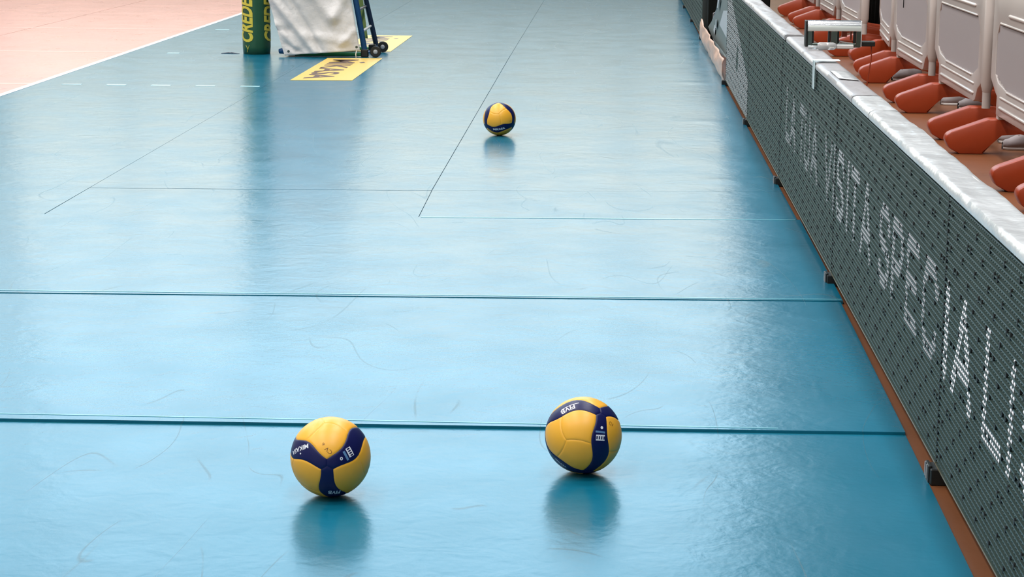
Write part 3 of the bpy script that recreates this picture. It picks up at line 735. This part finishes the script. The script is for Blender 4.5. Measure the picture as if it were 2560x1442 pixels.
o = mesh('crumpled_sheet', V, Fc, M['peach'], None, True); so = o.modifiers.new('s', 'SOLIDIFY'); so.thickness = .003; tag(o, 'crumpled peach coloured plastic sheet on the floor below the grey banner', 'sheet')
# black flight case behind
t = thing('flight_case', 'black equipment case standing in the gap behind the grey banner', 'case', (5.43, 1.98, 0))
bm = bmesh.new(); box(bm, (.0, 0, .04), (.62, .27, .90), .01, 1); bmobj('body', bm, M['matte_black'], t)
bm = bmesh.new(); box(bm, (-.004, -.004, .62), (.624, .274, .635)); bmobj('lid_trim', bm, M['black'], t)
for a in (.06, .56):
    for b in (.06, .21):
        bm = bmesh.new(); lathe(bm, [(.018, -.012), (.02, 0), (.018, .012)], 'x', 12, (a, b, .02)); bmobj('castor', bm, M['black'], t)
bm = bmesh.new(); tube(bm, [(.05, -.012, .24), (.05, -.03, .30), (.09, -.03, .33), (.12, -.012, .26)], .005, 6); bmobj('carry_loop', bm, M['hub'], t)

# ------------------------------------------------------------------ plastic barriers
def foot_mesh():
    pr = [(-.235, 0), (-.30, .035), (-.325, .085), (-.315, .115), (-.29, .132), (-.07, .212), (.07, .212), (.47, .150), (.50, .130), (.51, .095), (.49, .035), (.46, 0), (.39, 0), (.36, .075), (.12, .135), (.0, .125), (-.10, 0)]
    bm = bmesh.new()
    # split in convex strips for clean caps
    prism(bm, pr, 'y', -.05, .05, .012, 2); bmesh.ops.recalc_face_normals(bm, faces=bm.faces)
    me = bpy.data.meshes.new('foot'); bm.to_mesh(me); bm.free(); me.materials.append(M['foot'])
    me.polygons.foreach_set('use_smooth', [True]*len(me.polygons)); me.set_sharp_from_angle(angle=math.radians(40)); return me
FOOT = foot_mesh()
def panel_meshes():
    """panel in local coords: u = distance from the far joint towards the camera (-y), x towards +x"""
    TH = .055; out = {}
    # outline of slab with window hole -> ring of convex pieces
    W = [(.34, .765), (.28, .70), (.28, .47), (.38, .425), (.62, .40), (1.68, .40), (1.86, .455), (1.86, .70), (1.78, .765)]   # window loop
    O_ = [(.36, .23), (.52, .23), (1.74, .23), (1.80, .245), (1.87, .32), (2.0, .37), (2.0, .96), (1.92, 1.0), (.22, 1.0), (.14, .96), (.14, .43), (.30, .36), (.36, .34)]
    bm = bmesh.new(); es = []
    for lp in (W, O_):
        vv = [bm.verts.new((-TH/2, -u, z)) for u, z in lp]; es += [bm.edges.new((vv[i], vv[(i+1) % len(vv)])) for i in range(len(vv))]
    bmesh.ops.triangle_fill(bm, use_beauty=True, use_dissolve=False, edges=es)
    r = bmesh.ops.extrude_face_region(bm, geom=bm.faces[:]); bmesh.ops.translate(bm, vec=(TH, 0, 0), verts=[v for v in r['geom'] if isinstance(v, bmesh.types.BMVert)])
    bmesh.ops.recalc_face_normals(bm, faces=bm.faces)
    sh_ = [e for e in bm.edges if e.is_manifold and e.calc_face_angle() > 1.2]
    bmesh.ops.bevel(bm, geom=sh_, offset=.009, segments=2, affect='EDGES', profile=.5)
    me = bpy.data.meshes.new('panel_slab'); bm.to_mesh(me); bm.free(); me.materials.append(M['barrier'])
    me.polygons.foreach_set('use_smooth', [True]*len(me.polygons)); me.set_sharp_from_angle(angle=math.radians(30)); out['panel_slab'] = me
    # ribbed inset
    V = []; Fc = []; n = 27; pz = []
    def zb(u): return .40 if .62 <= u <= 1.68 else (.40+(.62-u)*.18 if u < .62 else .40+(u-1.68)*.30)
    for i in range(n*2+1):
        u = .285+(1.855-.285)*i/(2*n); x = -.006 if i % 2 else -.024
        V += [(x, -u, zb(u)), (x, -u, .76)]
    for i in range(2*n): Fc.append((2*i, 2*i+1, 2*i+3, 2*i+2))
    V2 = [(-a+.0, b, c) for a, b, c in V]; b0 = len(V); V += V2; Fc += [tuple(b0+q for q in f[::-1]) for f in Fc]
    me = bpy.data.meshes.new('ribbed_inset'); me.from_pydata(V, [], Fc); me.materials.append(M['barrier_rib']); out['ribbed_inset'] = me
    for i, (u0, u1, z, h) in enumerate([(.46, 1.76, .285, .011), (.46, 1.76, .345, .008), (.64, 1.66, .392, .007), (.36, 1.76, .773, .007), (.62, 1.70, .83, .011)]):
        for sgn in (-1, 1):
            bm = bmesh.new(); tube(bm, [(sgn*TH/2, -u0, z), (sgn*TH/2, -u0-.02, z), (sgn*TH/2, -u1+.02, z), (sgn*TH/2, -u1, z)], [h*.3, h, h, h*.3], 8)
            me = bpy.data.meshes.new('moulded_bar'); bmesh.ops.recalc_face_normals(bm, faces=bm.faces); bm.to_mesh(me); bm.free(); me.materials.append(M['barrier']); me.polygons.foreach_set('use_smooth', [True]*len(me.polygons)); out['moulded_bar%d%d' % (i, sgn)] = me
    bm = bmesh.new(); tube(bm, [(0, -2.055, .22), (0, -2.055, .32)], .026, 14); tube(bm, [(0, -2.055, .32), (0, -2.06, .36), (0, -2.06, .98), (0, -2.055, 1.0)], [.026, .038, .038, .026], 14)
    me = bpy.data.meshes.new('hinge_post'); bmesh.ops.recalc_face_normals(bm, faces=bm.faces); bm.to_mesh(me); bm.free(); me.materials.append(M['barrier']); me.polygons.foreach_set('use_smooth', [True]*len(me.polygons)); me.set_sharp_from_angle(angle=math.radians(35)); out['hinge_post'] = me
    return out
PAN = panel_meshes()
GRP = 'white plastic crowd barriers in a row behind the LED boards'
def barrier(x, y, rz, label, feet=(.36, 1.86), frot=(0, 0)):
    t = thing('crowd_barrier', label, 'barrier', (x, y, 0), rz, GRP)
    for nm in PAN:
        o = bpy.data.objects.new('moulded_bar' if nm.startswith('moulded') else nm, PAN[nm]); C.objects.link(o); o.parent = t
    for u, fr in zip(feet, frot):
        o = bpy.data.objects.new('foot', FOOT); C.objects.link(o); o.parent = t; o.location = (0, -u, 0); o.rotation_euler = (0, 0, fr)
    # leg pin from panel into the far foot
    bm = bmesh.new(); box(bm, (-.022, -feet[0]-.05, .205), (.022, -feet[0]+.01, .24), .004, 1); bmobj('leg_pin', bm, M['barrier'], t)
    return t
barrier(6.80, -8.12, 0, 'white barrier nearest the camera, only its orange foot showing at the right edge')
barrier(6.80, -5.95, 0, 'white barrier second nearest, its ribbed inset plainest, at the right edge')
barrier(6.80, -3.79, 0, 'white barrier with bluish ribbed inset, third from the camera')
barrier(6.80, -1.63, 0, 'white barrier fourth from the camera, dark line down its inset')
barrier(6.965, .48, math.radians(-4.2), 'white barrier set slightly askew just right of the black gap', feet=(.62, 1.86), frot=(.25, 0))
barrier(6.80, 2.42, 0, 'white barrier just left of the black gap, behind the chrome holder')
barrier(6.80, 4.58, 0, 'distant white barrier, second beyond the black gap')
barrier(6.80, 6.74, 0, 'farthest white barrier at the top of the view, third beyond the black gap')
# dark pull cord on a barrier face
bm = bmesh.new(); tube(bm, [(6.762, -2.36, 1.0), (6.762, -2.365, .8), (6.763, -2.36, .628)], .004, 6); o = bmobj('cord', bm, M['black']); tag(o, 'thin dark cord hanging on the white barrier face right of the black gap', 'cord')

# ------------------------------------------------------------------ black curtains behind
def curtain(label, x, y0, y1, h, gr):
    V = []; Fc = []; n = int((y1-y0)/.035)
    for i in range(n+1):
        y = y0+(y1-y0)*i/n; dx = .03*math.sin(y*19)+.012*math.sin(y*41+1)
        V += [(x+dx, y, 0.002), (x+dx*.6, y, h*.5), (x+dx*.25, y, h)]
    for i in range(n):
        for k in (0, 1): Fc.append((3*i+k, 3*i+k+1, 3*i+k+4, 3*i+k+3))
    t = thing('black_curtain', label, 'curtain', (x, y0, 0))
    c = mesh('cloth', V, Fc, M['black_cloth'], t, True, (x, y0, 0)); so = c.modifiers.new('s', 'SOLIDIFY'); so.thickness = .004
    bm = bmesh.new(); tube(bm, [(0, 0, h), (0, y1-y0, h)], .015, 8); bmobj('rail', bm, M['dark_metal'], t)
    bm = bmesh.new()
    for k in range(int((y1-y0)/2)+1): tube(bm, [(.06, .3+2*k*.9, 0), (.06, .3+2*k*.9, h-.01)], .015, 8)
    bmobj('rail_post', bm, M['dark_metal'], t)
curtain('black curtain behind the shoes and the nearer barriers', 7.62, -11, .7, 1.3, '')
curtain('black curtain seen through the gap between the barriers', 7.42, .9, 10, 1.3, '')

# ------------------------------------------------------------------ shoes
def shoe(label, x, y, rz, L_=.29, tone='shoe', lift=0):
    t = thing('sneaker', label, 'shoe', (x, y, 0), rz, 'sneakers on the floor behind the barriers')
    # local: toe at x=0, heel at x=L
    W_ = lambda s: .5*L_*(.30+.10*math.sin(min(1, s*1.6)*math.pi*.5)-.06*max(0, s-.55)*2) if s > .04 else .5*L_*.22
    def loop(s0, zf, k, shrink=1):
        pass
    def surf(name, zlo, zhi, m, wsc, lip=False, n=18, q=12):
        V = []; Fc = []
        for i in range(n+1):
            s = i/n; e = math.sin(math.pi*min(1, max(.0, s)))**.35 if 0 < s < 1 else 0
            w_ = max(.004, W_(s)*wsc*(.35+.65*e)); zl = zlo(s); zh = zhi(s)
            for k in range(q+1):
                a = math.pi*k/q; V.append((s*L_, -w_*math.cos(a)*(1 if True else 0), zl+(zh-zl)*math.sin(a)**.6))
        for i in range(n):
            for k in range(q): Fc.append((i*(q+1)+k, i*(q+1)+k+1, (i+1)*(q+1)+k+1, (i+1)*(q+1)+k))
        for i in range(n): Fc.append((i*(q+1), (i+1)*(q+1), (i+1)*(q+1)+q, i*(q+1)+q))
        o = mesh(name, V, Fc, m, t, True); return o
    surf('sole', lambda s: lift+.0+.012*max(0, .12-s)*6*.3, lambda s: lift+.030+.008*s, M['sole'], 1.06)
    top = lambda s: .062+.055*min(1, max(0, (s-.08)/.38))**1.1-.0*s if s < .5 else .117-.012*math.sin((s-.5)*2*math.pi)+.0*s
    surf('upper', lambda s: lift+.018, lambda s: lift+(top(s) if 0 < s < 1 else .05), M[tone], .98)
    bm = bmesh.new()
    for i in range(5):
        s = .30+.05*i; z = lift+top(s)+.002; tube(bm, [(s*L_, -.022, z-.006), (s*L_+.003, 0, z), (s*L_, .022, z-.006)], .0035, 6)
    bmobj('laces', bm, M['lace'], t)
    bm = bmesh.new(); lathe(bm, [(.030, 0), (.034, .006), (.026, .010)], 'z', 16, (L_*.74, 0, lift+.103)); bmesh.ops.scale(bm, vec=(1.5, .85, 1), verts=bm.verts, space=Matrix.Translation((-L_*.74, 0, 0))); bmobj('collar', bm, M['shoe_dark'], t)
    return t
shoe('grey sneaker with orange side by itself, below the barrier nearest the black gap', 6.775, -1.80, math.radians(28))
shoe('left one of the sneaker pair below the third barrier, half hidden, bluish', 6.885, -3.25, math.radians(20))
shoe('right one of the sneaker pair below the third barrier, pale toe forward', 6.885, -3.62, math.radians(6))
shoe('pale sneaker toe just showing behind an orange foot, right of the pair', 6.96, -3.92, math.radians(20))
shoe('dark bluish sneaker at the back below the second barrier', 6.90, -5.40, math.radians(14))
shoe('white soled sneaker in the middle below the second barrier', 6.895, -5.80, math.radians(2))
shoe('largest grey sneaker at the right edge of the view', 6.86, -6.12, math.radians(8), .31)

# ------------------------------------------------------------------ padded net post
PXc, PYc, PRd = 1.185, .02, .128
t = thing('padded_net_post', 'dark green padded net post with yellow capitals', 'post', (PXc, PYc, T))
bm = bmesh.new(); tube(bm, [(0, 0, 0), (0, 0, 2.5)], .05, 16); bmobj('steel_pole', bm, M['hub'], t)
V = []; Fc = []; n = 40; rows = 30
for j in range(rows+1):
    z = .0+2.0*j/rows
    for k in range(n):
        a = 2*math.pi*k/n; r = PRd*(1+.02*noise.noise(Vector((math.cos(a)*2, math.sin(a)*2, z*3)))+.012*math.cos(8*a)); r *= .965 if j in (0, rows) else 1
        V.append((r*math.cos(a), r*math.sin(a), z))
for j in range(rows):
    for k in range(n): Fc.append((j*n+k, j*n+(k+1) % n, (j+1)*n+(k+1) % n, (j+1)*n+k))
Fc.append(tuple(range(n))[::-1]); Fc.append(tuple(rows*n+k for k in range(n)))
mesh('padding', V, Fc, M['pad'], t, True)
view_a = math.atan2(CY-PYc, CX-PXc)
for da in (-.82, 1.15, 2.9):
    def fn(x, y, da=da): # letters run upwards, tops to the left
        a = view_a+da-(y-.5)*.15/PRd; r = PRd*1.028
        return (r*math.cos(a), r*math.sin(a), .115+x*.50*1.0)
    flat_text('printed_word', 'CREDEM', None, (1, 0, 0), (0, 1, 0), 1, 1, M['pad_yellow'], t, shear=.25, bold=.035, fn=fn, maxedge=.12)
bm = bmesh.new()
for p, q in (((-.07, 0), (-.10, .06)), ((-.07, 0), (-.03, .06)), ((-.07, 0), (-.08, -.0)) ): pass
tube(bm, [(PRd*1.02*math.cos(view_a-.75), PRd*1.02*math.sin(view_a-.75), .02), (PRd*1.02*math.cos(view_a-.55), PRd*1.02*math.sin(view_a-.55), .085)], .002, 5)
tube(bm, [(PRd*1.02*math.cos(view_a-.85), PRd*1.02*math.sin(view_a-.85), .085), (PRd*1.02*math.cos(view_a-.65), PRd*1.02*math.sin(view_a-.65), .045)], .002, 5)
bmobj('lace_tie', bm, M['pad_yellow'], t)
# ------------------------------------------------------------------ small dark ties on the floor by the post
bm = bmesh.new(); tube(bm, [(.86, -.02, .012), (.93, .0, .018), (1.0, -.02, .012)], .006, 6); tube(bm, [(.90, .03, .012), (.96, -.01, .02), (1.03, -.03, .012)], .005, 6); o = bmobj('strap', bm, M['navy_steel']); tag(o, 'thin dark strap lying left of the green padded post', 'strap')

# ------------------------------------------------------------------ referee stand with white cover
t = thing('referee_stand', 'blue framed referee stand on two black wheels under a white cover', 'stand', (1.85, 0, T))
def P(x, y, z): return (x-1.85, y, z)
def leg(name, a, b, r, m):
    bm = bmesh.new(); tube(bm, [a, b], r, 12); return bmobj(name, bm, m, t)
# right hand ladder legs lean outwards towards the wheels
leg('leg', P(2.225, -.22, .03), P(1.93, -.22, 1.75), .026, M['blue_steel'])
leg('leg', P(2.250, .45, .03), P(1.87, .45, 1.75), .024, M['navy_steel'])
leg('leg', P(1.56, -.20, .03), P(1.66, -.20, 1.75), .022, M['blue_steel'])
leg('leg', P(1.56, .45, .03), P(1.66, .45, 1.75), .022, M['navy_steel'])
for z in (.42, .72, 1.02, 1.32): 
    x = 2.225-.171*z; leg('rung', P(x, -.20, z), P(x, .44, z), .014, M['navy_steel'])
leg('brace', P(2.205, -.20, .235), P(2.195, .43, .235), .012, M['white_plastic'])
leg('base_tube', P(1.58, -.215, .022), P(2.22, -.215, .022), .018, M['green_steel'])
leg('base_tube', P(1.56, .44, .022), P(2.25, .44, .022), .016, M['green_steel'])
bm = bmesh.new(); V = [P(2.14, .40, .12), P(2.17, .40, .12), P(2.04, .40, 1.2), P(1.97, .40, 1.2)]; A = [bm.verts.new(v) for v in V]; B = [bm.verts.new((v[0], v[1]+.02, v[2])) for v in V]
bm.faces.new(A); bm.faces.new(B[::-1]); [bm.faces.new((A[i], B[i], B[(i+1) % 4], A[(i+1) % 4])) for i in range(4)]; bmobj('side_panel', bm, M['lime'], t)
bm = bmesh.new(); box(bm, P(1.60, -.21, 1.2), P(1.98, .45, 1.25), .005, 1); bmobj('platform', bm, M['green_steel'], t)
for y in (-.26, .30):
    bm = bmesh.new(); c = P(2.325, y, .052)
    lathe(bm, [(.026, -.014), (.046, -.014), (.051, -.006), (.051, .006), (.046, .014), (.026, .014)], 'y', 28, c); wh = bmobj('wheel', bm, M['black'], t, True, math.radians(35))
    bm = bmesh.new(); lathe(bm, [(.006, -.020), (.014, -.018), (.020, -.0145), (.020, .0145), (.014, .018)], 'y', 18, c); bmobj('hub', bm, M['hub'], wh, True, math.radians(35))
    bm = bmesh.new(); tube(bm, [P(2.23, y+.02, .045), P(2.325, y+.02, .055)], .013, 8); bmobj('axle_bracket', bm, M['blue_steel'], t)
    bm = bmesh.new(); box(bm, P(2.19, y+.0, .0), P(2.255, y+.07, .07), .006, 1); bmobj('shoe_block', bm, M['black'], t)
bm = bmesh.new(); tube(bm, [P(1.44, -.24, .045), P(1.50, -.25, .055), P(1.56, -.24, .045)], [.022, .034, .026], 12); bmobj('end_cap', bm, M['blue_steel'], t, True)
# cover: shell wrapping front, left side and back of the stand
c = thing('white_cover', 'creased white tarpaulin cover draped over the referee stand', 'cover', (1.85, 0, T))
NZ = 64; loop = []
def ring(z):
    """closed-ish path right-front -> left-front -> left-back -> right-back at height z"""
    k = z/.53
    xl = 1.505-.155*min(k, 1.0); xr = 2.190-.100*k*.9; 
    yf = -.33+.05*math.sin(z*2); yb = .40
    zb = .012+.0*z
    pts_ = []
    for s in [i/40 for i in range(41)]: pts_.append((xr+(xl-xr)*s, yf+.03*s*(s-1)*4*.3, s, 0))
    for s in [i/12 for i in range(1, 13)]: pts_.append((xl-.02*math.sin(s*math.pi), yf+(yb-yf)*s, s, 1))
    for s in [i/20 for i in range(1, 21)]: pts_.append((xl+(xr-.1-xl)*s, yb, s, 2))
    return pts_
V = []; Fc = []; H_ = 1.62
for j in range(NZ+1):
    z = H_*(j/NZ)**1.15
    for x, y, s, side in ring(z):
        # lower hem rises to the right on the front face
        hem = .016+(.052*(1-s) if side == 0 else .01)
        zz = hem+z*(1-hem/H_)
        d = .0
        if side == 0:
            u = 1-s            # 0 left .. 1 right
            def crease(x0, z0, x1, z1, wd_, hh):
                dx, dz = x1-x0, z1-z0; L2 = dx*dx+dz*dz; tt = max(0, min(1, ((x-x0)*dx+(zz-z0)*dz)/L2)); dd = math.hypot(x-(x0+dx*tt), zz-(z0+dz*tt)); return hh*math.exp(-(dd/wd_)**2)
            d += crease(1.40, .52, 1.78, .05, .03, .035)+crease(1.50, .62, 1.84, .06, .022, -.028)+crease(1.42, .30, 1.60, .10, .03, .028)+crease(1.43, .25, 1.55, .24, .02, -.022)
            d += crease(1.95, .36, 2.10, .62, .04, .03)+crease(1.95, .36, 1.72, .60, .05, .028)+crease(1.70, .20, 2.10, .15, .04, .018)+crease(2.02, .12, 2.14, .24, .025, .022)+crease(1.52, .12, 1.66, .03, .018, -.015)
            d += .030*noise.noise(Vector((x*3.2+zz*1.5, zz*2.4, 4)))+.010*noise.noise(Vector((x*10+zz*6, zz*7, 8)))+.05*math.sin(math.pi*u)*.25
            d *= min(1, zz/.06+.25)
            V.append((x-1.85+.01*noise.noise(Vector((0, 0, zz*6))), y-d, zz))
        else:
            d = .022*noise.noise(Vector((x*4, y*5, zz*4)))
            V.append((x-1.85-(d if side == 1 else 0), y+(d if side == 2 else 0), zz))
n = 73
for j in range(NZ):
    for i in range(n-1): Fc.append((j*n+i, j*n+i+1, (j+1)*n+i+1, (j+1)*n+i))
top = [NZ*n+i for i in range(n)]; Fc.append(tuple(top))
o = mesh('tarpaulin', V, Fc, M['tarp'], c, True); so = o.modifiers.new('s', 'SOLIDIFY'); so.thickness = .003; so.offset = -1
o.data.set_sharp_from_angle(angle=math.radians(70))
bm = bmesh.new()
for x, z in ((1.545, .055), (2.165, .10)): lathe(bm, [(.004, 0), (.012, 0), (.012, .004), (.004, .004)], 'y', 12, P(x, -.365, z))
bmobj('eyelet', bm, M['dark_metal'], c)
bm = bmesh.new(); tube(bm, [P(2.165, -.36, .07), P(2.158, -.37, .035), P(2.160, -.36, .004)], .005, 6); bmobj('tie_cord', bm, M['white_plastic'], c)

# ------------------------------------------------------------------ loose pieces become parts of their own
for o in list(bpy.data.objects):
    k = o.name.split('.')[0]
    if o.type == 'MESH' and k in ('hanger', 'rail_post', 'support_pole', 'laces', 'rear_stay', 'inner_clip', 'clip_plate', 'eyelet', 'lace_tie', 'printed_word', 'handwritten_mark', 'window_bars'):
        split(o, {'laces': 'lace', 'printed_word': 'printed_letter', 'handwritten_mark': 'handwritten_letter'}.get(k, k))
